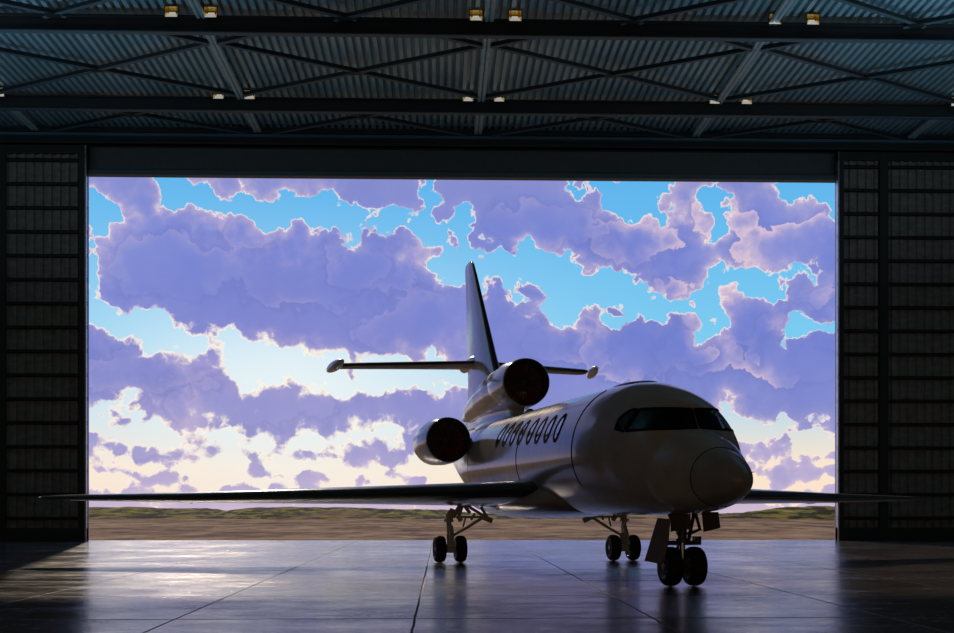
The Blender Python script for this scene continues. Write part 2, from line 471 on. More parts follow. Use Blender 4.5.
# sliding doors
def sliding_door(nm, x0, x1, mull, jamb_in):
    root = struct(empty(nm, (0, 0, 0)))
    top = 16.35
    zs = []
    z = .95
    while z < top-.4: zs.append(z); z += .985
    mb = MB()                                     # ribbed skin
    xs = x0; pts = []
    while xs < x1:
        pts += [(xs, YD+.22), (xs+.16, YD+.22), (xs+.2, YD+.11), (xs+.32, YD+.11)]; xs += .36
    pts.append((x1, YD+.22)); pts = [(min(a, x1), b) for a, b in pts]
    n = len(pts)
    mb.add([(a, b, .1) for a, b in pts] + [(a, b, top) for a, b in pts], [(i, i+1, n+i+1, n+i) for i in range(n-1)])
    mb.box((x0, YD+.24, .05), (x1, YD+.30, top))
    struct(mb.build('door_skin', M['sheet'], root, smooth=False))
    for z in zs:
        mb = MB(); mb.box((x0, YD+.02, z-.07), (x1, YD+.1, z-.04)); mb.box((x0, YD+.02, z-.07), (x1, YD+.05, z+.07)); mb.box((x0, YD+.02, z+.04), (x1, YD+.1, z+.07))
        mb.build('door_rail', M['doorframe'], root, smooth=False)
    mb = MB(); mb.box((x0, YD, .0), (x1, YD+.26, .55)); mb.build('bottom_rail', M['doorframe'], root, smooth=False)
    mb = MB(); mb.box((x0, YD, top-.35), (x1, YD+.26, top)); mb.build('top_rail', M['doorframe'], root, smooth=False)
    for a, b_ in mull:
        mb = MB(); mb.box((a, YD-.03, .0), (b_, YD+.28, top)); mb.build('door_post', M['doorframe'], root, smooth=False)
    a = jamb_in
    mb = MB(); e0, e1 = (a+.01, a+.07) if x0 == XL else (a-.07, a-.01)
    mb.box((e0, YD-.05, 0), (e1, YD+.34, top)); mb.build('edge_post', M['jamb'], root, smooth=False)
sliding_door('door_1', XL, OPL, [(OPL-.30, OPL-.02), (OPL-3.55, OPL-3.3)], OPL-.07)
sliding_door('door_2', OPR, XR, [(OPR+.02, OPR+.26), (OPR+1.8, OPR+2.15)], OPR+.07)
mb = MB(); mb.box((XL, YD-.1, 16.35), (XR, YD+.05, 16.5)); mb.box((XL, YD-.1, 16.35), (XR, YD+.3, 16.4))
struct(mb.build('trim_3', M['doorframe'], smooth=False))

# ------------------------------------------------------------------ roof steel

x0c = xat(478, YD)
LINES = [x0c + (i-2)*9.15 for i in range(5)]
YA, YBm, YC = 46.0, 38.4, 31.4
ZB = 16.53
def roof_beam(y, label):
    r = tag(empty('roof_beam', (0, y, ZB)), label, 'beam', 'roof beams across the hangar')
    mb = MB(); mb.box((XL, -.02, .03), (XR, .02, .48)); mb.build('web', M['beam'], r, smooth=False)
    mb = MB(); mb.box((XL, -.12, 0), (XR, .12, .035)); mb.build('bottom_flange', M['flange'], r, smooth=False)
    mb = MB(); mb.box((XL, -.17, .48), (XR, .17, .53)); mb.build('top_flange', M['beam'], r, smooth=False)
roof_beam(YA, 'dark steel roof beam just in front of the door header, lower in the picture')
roof_beam(YBm, 'dark steel roof beam along the top edge of the picture, nearer the viewer')

ordn = ['leftmost', 'second from left', 'middle', 'second from right', 'rightmost']
bays = [(YC, YBm-.17, 'above the nearer roof beam, at the top edge'), (YBm+.17, YA-.17, 'between the two roof beams'), (YA+.17, 50.25, 'between farther beam and door header')]
for bi, (ya, yb, where) in enumerate(bays):
    for i, lx in enumerate(LINES):
        if bi == 0 and i in (0, 4): continue
        if bi == 1 and i in (0, 4): continue
        nm = ordn[i] if bi == 2 else {1: 'left', 2: 'middle', 3: 'right'}[i]
        o = tag(empty('roof_strut', (lx, ya, 17.02)), f'{nm} blue grey twin tube roof strut, {where}', 'strut', 'roof struts under the sheeting')
        for sgn in (-1, 1):
            mb = MB(); mb.tube([(sgn*.085, 0, 0), (sgn*.085, yb-ya, 0)], .075, 14)
            mb.build('tube', M['purlin'], o)
        for f_ in ((.12, .5, .9) if bi < 2 else (.3,)):
            mb = MB(); mb.box((-.17, (yb-ya)*f_, .02), (.17, (yb-ya)*f_+.12, .11))
            mb.build('tie_plate', M['beam'], o, smooth=False)
        if bi == 1:
            for sgn in (-1, 1):                    # knee braces from the strut back to the nearer beam
                mb = MB(); mb.bar((sgn*.15, 1.62, -.05), (sgn*3.0, .0, -.05), .03, .16, 0); mb.bar((sgn*.15, 1.62, -.135), (sgn*3.0, .0, -.135), .15, .02, 1)
                mb.build('knee_brace', [M['beam'], M['flange']], o, smooth=False)

xn = ['farthest left', 'left', 'centre left', 'centre right', 'right', 'farthest right']
xs_all = [LINES[0]-9.15] + LINES + [LINES[-1]+9.15]
for bi, (ya, yb, where) in enumerate(bays):
    for i in range(1, 5):
        where = ['above the nearer roof beam', 'between the two roof beams', 'between farther beam and header'][bi]
        xm = (xs_all[i]+xs_all[i+1])/2; k_, yx = 1.75, (YBm-.45, 42.75, 47.6)[bi]
        lab = {1: 'leftmost', 2: 'left of centre', 3: 'right of centre', 4: 'rightmost'}[i]
        r = tag(empty('cross_brace', (xm, yx, 16.92)), f'{lab} dark X shaped steel brace, {where}', 'brace', 'crossed roof braces')
        y1, y2 = max(ya-yx+.08, -4.42/k_), min(min(yb, 50.2)-yx-.08, 4.42/k_)
        for sg in (-1, 1):
            dz = 0 if sg < 0 else .025
            mb = MB(); mb.bar((k_*y1*sg, y1, dz+.05), (k_*y2*sg, y2, dz+.05), .03, .16, 0)
            mb.bar((k_*y1*sg, y1, dz-.035), (k_*y2*sg, y2, dz-.035), .15, .02, 1)
            mb.build('diagonal', [M['beam'], M['flange']], r, smooth=False)
        mb = MB(); mb.box((-.22, -.14, -.05), (.22, .14, -.035)); mb.build('gusset', M['beam'], r, smooth=False)
    if bi < 2:
        for i, a, b_ in ((0, LINES[0]-9, LINES[0]-.25), (5, LINES[-1]+.25, LINES[-1]+9)): pass

# floodlights on the beams
def floodlight(x, y, label):
    r = tag(empty('floodlight', (x, y, 17.06)), label, 'floodlight', 'floodlights on the roof beams')
    mb = MB()                                     # tapering housing, open to the front and down
    W, Hh = .23, .19
    out = [(-W, -.12, -Hh), (W, -.12, -Hh), (W, -.12, Hh), (-W, -.12, Hh)]
    inn = [(-W*.6, .14, -Hh*.5), (W*.6, .14, -Hh*.5), (W*.6, .14, Hh*.8), (-W*.6, .14, Hh*.8)]
    i2 = [(a*.86, b2-.0, c*.86) for a, b2, c in out]; i3 = [(a*.8, b2-.03, c*.8) for a, b2, c in inn]
    mb.add(out+inn, [(0,4,5,1),(1,5,6,2),(2,6,7,3),(3,7,4,0),(4,7,6,5)])
    mb.add(out+i2, [(0,1,5,4),(1,2,6,5),(2,3,7,6),(3,0,4,7)])
    mb.build('housing', M['housing'], r, smooth=False)
    mb = MB()
    i2b = [(a, b2+.004, c) for a, b2, c in i2]
    mb.add(i2b+i3, [(0,4,5,1),(1,5,6,2),(2,6,7,3),(3,7,4,0),(4,7,6,5)])
    mb.build('reflector', M['gold'], r, smooth=False)
    mb = MB(); mb.add([(-W*.8, -.11, -Hh*.84), (W*.8, -.11, -Hh*.84), (W*.55, -.02, -Hh*.1), (-W*.55, -.02, -Hh*.1),
                       (-W*.8, -.10, -Hh*.86), (W*.8, -.10, -Hh*.86), (W*.55, 0, -Hh*.14), (-W*.55, 0, -Hh*.14)],
                      [(0,1,2,3),(4,7,6,5),(0,4,5,1),(1,5,6,2),(2,6,7,3),(3,7,4,0)])
    mb.tube([(-.1, .05, .02), (.1, .05, .02)], .03, 10)
    mb.build('lamp', M['lens'], r, smooth=False)
    mb = MB(); mb.box((-.03, .1, -.1), (.03, .132, .03)); mb.box((-.12, .125, -.12), (.12, .135, -.02)); mb.build('bracket', M['beam'], r, smooth=False)
for (y, pxs, tail) in ((YBm-.3, (172, 211, 476, 515, 774, 812), 'on the nearer roof beam, top edge'), (YA-.3, (219, 250, 468, 499, 714, 746), 'on the farther roof beam')):
    for k, px in enumerate(pxs):
        nm = ['first', 'second', 'third', 'fourth', 'fifth', 'sixth'][k]
        floodlight(xat(px, y), y, f'{nm} amber floodlight from the left {tail}')
floodlight(xat(0, YA-.3), YA-.3, 'amber floodlight cut by the left picture edge, on the farther roof beam')
floodlight(xat(955, YA-.3), YA-.3, 'amber floodlight cut by the right picture edge, on the farther roof beam')

# ------------------------------------------------------------------ outside
def vnoise(seed, n=512):
    rs = np.random.RandomState(seed)
    tab = rs.rand(n, n)
    def f(x, y):
        xi = np.floor(x).astype(int); yi = np.floor(y).astype(int); fx = x-xi; fy = y-yi
        fx = fx*fx*(3-2*fx); fy = fy*fy*(3-2*fy)
        a = tab[xi % n, yi % n]; b = tab[(xi+1) % n, yi % n]; c = tab[xi % n, (yi+1) % n]; d = tab[(xi+1) % n, (yi+1) % n]
        return a*(1-fx)*(1-fy)+b*fx*(1-fy)+c*(1-fx)*fy+d*fx*fy
    return f
def fbm(f, x, y, o=5, g=.5):
    s = 0; a = 1; t_ = 0
    for i in range(o): s = s+a*f(x*2**i+i*17.3, y*2**i+i*9.1); t_ += a; a *= g
    return s/t_
NF = vnoise(3)
def grid_obj(name, us, vs_, fn, m):
    U, V = np.meshgrid(us, vs_, indexing='ij'); P = fn(U, V)
    nu, nv = len(us), len(vs_)
    verts = np.stack(P, -1).reshape(-1, 3)
    fs = [(i*nv+j, (i+1)*nv+j, (i+1)*nv+j+1, i*nv+j+1) for i in range(nu-1) for j in range(nv-1)]
    me = bpy.data.meshes.new(name); me.from_pydata(verts.tolist(), [], fs); me.materials.append(m)
    for p in me.polygons: p.use_smooth = True
    o = bpy.data.objects.new(name, me); COL.objects.link(o); return o
def gfn(U, V):
    z = -.03 - .00002*(V-51)**2*.15 + (fbm(NF, U*.12, V*.12)-.5)*.22*np.clip((V-54)/20, 0, 1)
    z = z - np.clip((V-185)/200, 0, 1)*3
    return U, V, z
struct(grid_obj('ground', np.linspace(-150, 150, 161), np.concatenate([np.linspace(51.0, 90, 60), np.linspace(91, 420, 110)]), gfn, M['soil']))
# low scrub hills, each ridge at its own distance
def hills(name, y0, y1, tops, seed, base=-2.5):
    """tops: (image column, image row) of the crest as the photo shows it"""
    ym = (y0+y1)/2
    xs_ = [xat(px, ym) for px, _ in tops]; zs_ = [EYE+(HY-py)/F*ym for _, py in tops]
    nf = vnoise(seed)
    def fn(U, V):
        top = np.interp(U, xs_, zs_)
        tt = (V-y0)/(y1-y0); prof = np.sin(np.clip(tt, 0, 1)*PI)**.8
        n = fbm(nf, U*.09, V*.05, 6, .55)-.5; n2 = fbm(nf, U*.6+40, V*.25, 3)-.5
        z = base + (top-base)*prof + n*1.1*prof*np.where(prof > .9, .6, 1) + n2*.35*prof
        return U, V, z
    return struct(grid_obj(name, np.linspace(xs_[0], xs_[-1], 420), np.linspace(y0, y1, 40), fn, M['hill']))
hills('hills', 190, 290, [(20,509),(88,507.5),(110,508.5),(130,507),(170,508.5),(205,508),(228,511),(250,508),(300,508),(330,507.5),(360,508),(400,509.5),(440,510),(480,514),(520,512),(560,511),(600,513),(650,513),(690,511),(712,513),(735,514),(770,511),(800,508.5),(836,508),(900,509)], 11, -3)
hills('hills', 120, 165, [(20,515),(88,512),(120,513),(160,512),(200,515),(230,517),(250,515),(270,513),(300,511),(330,510),(370,511),(400,514),(440,516),(480,517),(560,514),(600,515),(660,518),(708,518),(740,515),(765,511),(785,508.5),(800,507.5),(836,508),(900,511)], 23, -3)

# ------------------------------------------------------------------ the jet
AFT = (-.2199, .9755)
npos = CW(3.80, 22.15)
aw = CW(AFT[0], AFT[1]); yaw = math.atan2(aw.y, aw.x)
jet = tag(empty('business_jet', (npos.x, npos.y, 0), yaw), 'white three engine business jet parked in the open hangar doorway', 'aircraft')

TAB = [ # s, half width, top, bottom
 (-2.60,.001,1.905,1.895),(-2.57,.085,1.985,1.82),(-2.50,.175,2.07,1.745),(-2.35,.285,2.185,1.65),(-2.1,.41,2.33,1.56),(-1.7,.56,2.49,1.465),
 (-1.2,.76,2.71,1.39),(-.92,.85,2.82,1.37),(-.75,.90,2.90,1.355),(-.62,.935,3.07,1.35),(-.48,.97,3.27,1.345),(-.25,1.02,3.45,1.335),(.1,1.09,3.61,1.325),(.6,1.165,3.76,1.31),
 (1.1,1.215,3.87,1.305),(1.7,1.28,3.95,1.30),(2.6,1.335,3.99,1.30),(4,1.35,4.0,1.30),(8,1.35,4.0,1.30),(12,1.35,4.0,1.30),
 (13.2,1.30,4.0,1.36),(15,1.12,3.97,1.72),(17,.86,3.90,2.25),(19,.56,3.78,2.80),(20.5,.33,3.65,3.12),(21.4,.16,3.55,3.28),(21.6,.03,3.45,3.40)]
TS = np.array([r[0] for r in TAB])
def pchip(xs_, ys_):
    h = np.diff(xs_); dl = np.diff(ys_)/h; d = np.zeros_like(ys_)
    for k in range(1, len(xs_)-1):
        if dl[k-1]*dl[k] > 0:
            w1 = 2*h[k]+h[k-1]; w2 = h[k]+2*h[k-1]; d[k] = (w1+w2)/(w1/dl[k-1]+w2/dl[k])
    d[0] = dl[0]; d[-1] = dl[-1]
    def f(x):
        x = min(max(x, xs_[0]), xs_[-1]); k = min(int(np.searchsorted(xs_, x, 'right'))-1, len(xs_)-2)
        t_ = (x-xs_[k])/h[k]
        return (2*t_**3-3*t_**2+1)*ys_[k]+(t_**3-2*t_**2+t_)*h[k]*d[k]+(-2*t_**3+3*t_**2)*ys_[k+1]+(t_**3-t_**2)*h[k]*d[k+1]
    return f
fw = pchip(TS, np.array([r[1] for r in TAB])); ft = pchip(TS, np.array([r[2] for r in TAB])); fb = pchip(TS, np.array([r[3] for r in TAB]))
def sec(s, a):
    """point of the fuselage skin at station s, angle a (0 starboard, 90 deg top)"""
    w, zt, zb = fw(s), ft(s), fb(s); zc = (zt+zb)/2 - (.06*min(1, max(0, (s+2.6)/2)))
    sn = math.sin(a)
    return Vector((s, w*math.cos(a), zc + (sn*(zt-zc) if sn > 0 else sn*(zc-zb))))
def half(s, z):
    w, zt, zb = fw(s), ft(s), fb(s); zc = (zt+zb)/2 - (.06*min(1, max(0, (s+2.6)/2)))
    hh = (zt-zc) if z > zc else (zc-zb)
    q = 1-((z-zc)/hh)**2
    return w*math.sqrt(q) if q > 0 else -1
def skin(s, z, side=1): return Vector((s, side*half(s, z), z))
def nrm(s, z, side=1):
    e = .01
    a = skin(s+e, z, side)-skin(s-e, z, side); b = skin(s, z+e, side)-skin(s, z-e, side)
    n = a.cross(b).normalized()
    return n if n.y*side > 0 else -n
# cockpit glazing: points by angle about a vertical line through (.75, 0)
SC = .75
def cock(al, z):
    """al = 0 straight ahead, positive to starboard"""
    ca, sa = math.cos(al), math.sin(al); lo, hi_ = 0.0, 2.4
    for _ in range(36):
        r = (lo+hi_)/2
        if half(SC-r*ca, z) > abs(r*sa) : lo = r
        else: hi_ = r
    return Vector((SC-lo*ca, lo*sa, z))
def cnrm(al, z):
    a = cock(al+.01, z)-cock(al-.01, z); b = cock(al, z+.01)-cock(al, z-.01)
    n = a.cross(b).normalized(); c = Vector((-math.cos(al), math.sin(al), .3))
    return n if n.dot(c) > 0 else -n
A_P = math.radians(54)          # side post
A_E = math.radians(83)         # aft corner of the side window
def zlo(al): return 2.865 + .07*max(0, abs(al)-A_P)/(A_E-A_P)
def zhi(al): return 3.235 - .0*abs(al) + .05*math.sin(min(abs(al), 1.5)) - .16*max(0, (abs(al)-A_P*1.15)/(A_E-A_P*1.15))**2
PANES = [(-A_P+.03, -.025), (.025, A_P-.03), (A_P+.035, A_E), (-A_E, -A_P-.035)]
def ap(z): return A_P + math.radians(9)*(3.26-z)/.37      # the side post leans
def pa(k, f_, z):
    """angle at fraction f_ across pane k at height z"""
    lo, hi_ = ((-ap(z)+.03, -.025), (.025, ap(z)-.03), (ap(z)+.035, A_E), (-A_E, -ap(z)-.035))[k]
    return lo+(hi_-lo)*f_
def in_pane(p):
    if p.x > 1.4 or p.z < 2.8 or p.z > 3.4: return False
    al = math.atan2(p.y, SC-p.x)
    for k in range(4):
        a0, a1 = pa(k, 0, p.z), pa(k, 1, p.z)
        if a0+.012 < al < a1-.012 and zlo(al)+.012 < p.z < zhi(al)-.012: return True
    return False

def tube_body(name, stations, m, cut=False, seg=160, part=jet):
    mb = MB()
    rings = [[sec(s, 2*PI*k/seg) for k in range(seg)] for s in stations]
    if not cut: mb.loft(rings, cap=True)
    else:
        n = seg; vs = [p for r in rings for p in r]; fs = []
        for i in range(len(rings)-1):
            for k in range(n):
                f = (i*n+k, i*n+(k+1)%n, (i+1)*n+(k+1)%n, (i+1)*n+k)
                c = (vs[f[0]]+vs[f[1]]+vs[f[2]]+vs[f[3]])/4
                if not in_pane(c): fs.append(f)
        mb.add(vs, fs)
    return mb.build(name, m, part, angle=60)
st = list(np.arange(-1.7, -.95, .04)) + list(np.arange(-.95, 1.75, .014)) + list(np.arange(1.75, 21.55, .15)) + [21.58, 21.6]
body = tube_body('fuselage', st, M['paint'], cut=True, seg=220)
st = [-2.60, -2.595, -2.585, -2.57, -2.55, -2.53] + list(np.arange(-2.5, -1.74, .05)) + [-1.712]
radome = tube_body('radome', st, M['radome'], seg=96)
# panel joints in the skin
def seam(pts, r=.006): 
    mb.tube(pts, r, 6, cap=False)
for pts_, r_ in (([sec(-1.706, 2*PI*k/96) for k in range(97)], .009), ([sec(2.6, a) for a in np.linspace(-.55, 1.12, 60)], .014), ([sec(7.05, a) for a in np.linspace(-.45, .55, 30)], .012),
                 ([sec(2.6, a) for a in np.linspace(PI-1.2, PI+1.15, 60)], .010), ([sec(12.6, a) for a in np.linspace(-1.0, 1.5, 60)], .006)):
    mb = MB(); seam(pts_, r_); mb.build('panel_joint', M['black'], body)

# windshield: panes with thickness, and the black frame around them
for k, (a0, a1) in enumerate(PANES):
    mb = MB(); NA, NZ = 20, 8
    P = [[None]*(NZ+1) for _ in range(NA+1)]; Q = [[None]*(NZ+1) for _ in range(NA+1)]
    for i in range(NA+1):
        for j in range(NZ+1):
            al = a0+(a1-a0)*i/NA
            z = zlo(al)+(zhi(al)-zlo(al))*j/NZ; al = pa(k, i/NA, z); n = cnrm(al, z); c = cock(al, z)
            P[i][j] = c - n*.004; Q[i][j] = c - n*.018
    vs = [P[i][j] for i in range(NA+1) for j in range(NZ+1)] + [Q[i][j] for i in range(NA+1) for j in range(NZ+1)]
    off = (NA+1)*(NZ+1); I = lambda i, j: i*(NZ+1)+j
    fs = [(I(i,j), I(i+1,j), I(i+1,j+1), I(i,j+1)) for i in range(NA) for j in range(NZ)]
    fs += [tuple(off+v for v in f[::-1]) for f in fs]
    for i in range(NA): fs += [(I(i,0), off+I(i,0), off+I(i+1,0), I(i+1,0)), (I(i,NZ), I(i+1,NZ), off+I(i+1,NZ), off+I(i,NZ))]
    for j in range(NZ): fs += [(I(0,j), I(0,j+1), off+I(0,j+1), off+I(0,j)), (I(NA,j), off+I(NA,j), off+I(NA,j+1), I(NA,j+1))]
    mb.add(vs, fs); pane = mb.build('windshield_pane' if k in (0, 1) else 'cockpit_side_window', M['glass'], jet)
    mb = MB(); loop = []
    NN = 24
    def lp(fx, fz):
        al = a0+(a1-a0)*fx; z = zlo(al)+(zhi(al)-zlo(al))*fz; loop.append((pa(k, fx, z), z))
    for i in range(NN): lp(i/NN, 0)
    for j in range(10): lp(1, j/10)
    for i in range(NN): lp(1-i/NN, 1)
    for j in range(10): lp(0, 1-j/10)
    pts = [cock(a, z) for a, z in loop]; ns = [cnrm(a, z) for a, z in loop]
    n = len(pts); rings = []
    for i in range(n):
        tg = (pts[(i+1)%n]-pts[i-1]).normalized(); o_ = ns[i].cross(tg).normalized()
        rings.append([pts[i]+o_*.028+ns[i]*.002-ns[i]*.02, pts[i]+o_*.026+ns[i]*.009, pts[i]-o_*.022+ns[i]*.009, pts[i]-o_*.024-ns[i]*.03])
    rings.append(rings[0]); mb.loft(rings, cap=False)
    mb.build('window_frame', M['black'], pane)

# what one sees through the windshield
mb = MB(); 
mb.loft([[Vector((.05+.0*a, y_*.74, 2.72)), Vector((-.42, y_*.60, 2.72)), Vector((-.42, y_*.60, 2.84)), Vector((-.15, y_*.7, 2.90)), Vector((.05, y_*.74, 2.88))] for a, y_ in ((0,-1),(0,-.5),(0,0),(0,.5),(0,1))])
mb.build('instrument_panel', M['black'], jet, bevel=.01)
def seat(y):
    mb = MB()
    rings = []
    for z, w_, d_ in ((2.25,.20,.08),(2.5,.24,.09),(2.8,.24,.08),(2.98,.20,.07),(3.02,.12,.06),(3.05,.12,.06),(3.09,.15,.07),(3.2,.16,.07),(3.27,.10,.05)):
        rings.append([Vector((.62+.12*(z-2.25)+d_*math.sin(a), y+w_*math.copysign(abs(math.cos(a))**.6, math.cos(a)), z)) for a in np.linspace(0, 2*PI, 20, endpoint=False)])
    mb.loft(rings); mb.box((.2, y-.22, 2.15), (.72, y+.22, 2.28)); return mb.build('cockpit_seat', M['seat'], jet)
seat(.42); seat(-.42)
mb = MB(); mb.loft([[Vector((1.3+dx, .98*fw(1.3)*math.cos(a)*.96, 2.62+1.3*.92*math.sin(a)*(1 if math.sin(a) > 0 else .9))) for a in np.linspace(0, 2*PI, 40, endpoint=False)] for dx in (0, .04)])
mb.build('cockpit_bulkhead', M['seat'], jet)

# cabin windows
for side in (1, -1):
    for k in range(8):
        s0 = 3.84 + k*.77 + (.10 if k > 3 else 0); z0 = 3.15+k*.022
        def wp(rx, rz, t_, lift):
            s_, z_ = s0+rx*math.cos(t_), z0+rz*math.sin(t_)
            return skin(s_, z_, side)+nrm(s_, z_, side)*lift
        NTT = 32; rx, rz = .16, .25
        mb = MB(); rings = []
        for (q, lift) in ((0.02, .004), (.5, .004), (1.0, .003), (1.0, -.03)):
            rings.append([wp(rx*q, rz*q, 2*PI*i/NTT, lift) for i in range(NTT)])
        mb.loft(rings); pane = mb.build('cabin_window', M['cabin_glass'], jet)
        mb = MB(); rings = []
        for i in range(NTT+1):
            t_ = 2*PI*i/NTT
            rings.append([wp(rx*.98, rz*.98, t_, -.02), wp(rx*.98, rz*.98, t_, .014), wp(rx*1.42, rz*1.25, t_, .014), wp(rx*1.46, rz*1.27, t_, -.02)])
        mb.loft(rings, cap=False); mb.build('window_surround', M['black'], pane)

# top fairing and antennas
def pod(p0, L, wy, hz, m, name, parent=jet, n=24, k=18, power=.6, tilt=0, yawp=0):
    mb = MB(); rings = []
    for i in range(k+1):
        t_ = i/k; x_ = t_*L; r = max(.004, math.sin(PI*t_)**power)
        rings.append([Vector((x_, wy*r*math.cos(a), hz*r*math.sin(a))) for a in np.linspace(0, 2*PI, n, endpoint=False)])
    R = Matrix.Rotation(yawp, 3, 'Z') @ Matrix.Rotation(tilt, 3, 'Y')
    rings = [[Vector(p0)+R@v for v in r] for r in rings]
    mb.loft(rings); return mb.build(name, m, parent)
pod((1.4, 0, 3.905), 2.3, .34, .10, M['paint_dark'], 'antenna_fairing', power=.45, tilt=-.022)
pod((10.2, 0, 3.97), 1.2, .08, .16, M['paint_dark'], 'beacon_fairing')
mb = MB()
for s_ in (-.55,): 
    for sd_ in (1, -1):
        mb.tube([(-1.15, sd_*.70, 2.1), (-1.18, sd_*.80, 2.08), (-1.30, sd_*.815, 2.08)], [.012, .012, .006], 8)
mb.build('pitot_probes', M['strut_dark'], jet)

# belly fairing
mb = MB(); rings = []
for i in range(41):
    t_ = i/40; s_ = 4.6+t_*9.4; r = math.sin(PI*t_)**.42
    wv = .55+.98*r; zc_ = 1.66; hb = .20+.30*r; ht = .5
    rings.append([Vector((s_, wv*math.copysign(abs(math.cos(a))**.8, math.cos(a)), zc_+(ht if math.sin(a) > 0 else hb)*math.copysign(abs(math.sin(a))**.9, math.sin(a)))) for a in np.linspace(0, 2*PI, 64, endpoint=False)])
mb.loft(rings); mb.build('belly_fairing', M['paint'], jet)

# airfoil surfaces
def foil(n=22, t=.12, camber=.0):
    up = []; 
    for i in range(n+1):
        x_ = (1-math.cos(PI*i/n))/2
        y_ = 5*t*(.2969*math.sqrt(x_)-.126*x_-.3516*x_**2+.2843*x_**3-.1036*x_**4)
        up.append((x_, y_))
    pts = [(x_, y_+camber*4*x_*(1-x_)) for x_, y_ in up[::-1]] + [(x_, -y_+camber*4*x_*(1-x_)) for x_, y_ in up[1:-1]]
    return pts
def wing(name, secs, m, side, cam_=0.0, parent=jet, clip=None):
    """secs: (y, s_le, chord, z, thick[, incidence])"""
    mb = MB(); rings = []
    for (y, sl, c, z, th, *iw) in secs:
        tw = math.tan(math.radians(iw[0])) if iw else 0
        rings.append([Vector((sl+px_*c, side*y, z+pz_*c-tw*px_*c)) for px_, pz_ in foil(22, th, cam_)])
    mb.loft(rings); return mb.build(name, m, parent, angle=50)
def interp_secs(secs, n):
    out = []; ys = [s[0] for s in secs]
    for y in np.linspace(ys[0], ys[-1], n): out.append(tuple(float(np.interp(y, ys, [s[i] for s in secs])) for i in range(len(secs[0]))))
    return out
WS = [(1.0, 5.7, 6.4, 1.93, .085, 4.0), (2.6, 6.75, 4.9, 1.86, .10, 3.6), (5.0, 8.0, 3.6, 1.79, .115, 2.6), (9.0, 9.95, 2.3, 1.71, .12, 1.0), (12.3, 11.55, 1.45, 1.69, .10, 0), (12.75, 11.85, 1.1, 1.692, .08, 0), (12.9, 12.15, .6, 1.693, .06, 0)]
for side in (1, -1):
    w_ = wing('wing', WS, M['paint'], side)
    # polished leading edge slat sits proud of the wing
    mb = MB(); rings = []
    for (y, sl, c, z, th, iw) in interp_secs(WS[0:6], 28):
        tw = math.tan(math.radians(iw))
        pf = [(a, b) for a, b in foil(30, th) if a < .085]
        # order: from upper aft round the nose to lower aft
        upr = sorted([(a, b) for a, b in pf if b > 0], key=lambda q: -q[0]); lwr = sorted([(a, b) for a, b in pf if b <= 0], key=lambda q: q[0])
        loop = upr+lwr
        rings.append([Vector((sl+a*c-.012, side*y, z+b*c*1.03+(.006 if b > 0 else -.006)-tw*a*c)) for a, b in loop])
    mb.loft(rings); mb.build('leading_edge_slat', M['slat'], w_, angle=60)
    mb = MB()
    for y in (4.2, 6.6, 9.0):                      # flap track fairings
        sl = float(np.interp(y, [s[0] for s in WS], [s[1] for s in WS])); c = float(np.interp(y, [s[0] for s in WS], [s[2] for s in WS]))
        rings = []
        for i in range(13):
            t_ = i/12; r = max(.01, math.sin(PI*t_)**.7)
            rings.append([Vector((sl+c*.62+t_*c*.48, side*y+.06*r*math.cos(a), 1.60+.07*r*math.sin(a))) for a in np.linspace(0, 2*PI, 12, endpoint=False)])
        mb.loft(rings)
    mb.build('flap_track_fairings', M['paint'], w_)
    pod((11.9, side*12.82, 1.695), .95, .05, .035, M['white'], 'wing_tip_light', w_)
    # tailplane
    TS_ = [(.0, 17.0, 2.3, 6.13, .085), (.3, 17.1, 2.2, 6.13, .085), (4.2, 18.9, 1.3, 6.16, .14), (4.35, 19.0, 1.15, 6.16, .12)]
    tp = wing('tailplane', TS_, M['paint_dark'], side)
    pod((18.2, side*(4.25 if side > 0 else 4.42), 6.22), 2.1, .17, .17, M['white'], 'tip_pod', tp, yawp=side*.16, tilt=.07)
# fin
mb = MB(); rings = []
FS = [(4.0, 12.9, 6.3, .07), (4.9, 13.6, 5.1, .08), (5.6, 14.35, 4.3, .09), (6.0, 14.75, 3.95, .095), (7.5, 16.05, 2.75, .095), (9.0, 17.35, 1.7, .095), (9.48, 17.80, 1.32, .09), (9.62, 18.08, .95, .07)]
for (z, sl, c, th) in FS: rings.append([Vector((sl+a*c, b*c, z)) for a, b in foil(24, th)])
mb.loft(rings); fin = mb.build('tail_fin', M['paint'], jet, angle=50)
mb = MB(); rings = []
for (z, sl, c, th) in FS[1:]: rings.append([Vector((sl+a*c-.01, b*c*1.02, z)) for a, b in [q for q in foil(30, th) if q[0] < .05]])
mb.loft(rings); mb.build('fin_leading_edge', M['paint_dark'], fin, angle=60)
mb = MB(); mb.tube([(16.8, 0, 6.2), (17.2, 0, 6.2), (19.2, 0, 6.2), (19.6, 0, 6.2)], [.03, .2, .2, .05], 20); mb.build('tailplane_fairing', M['paint'], fin)

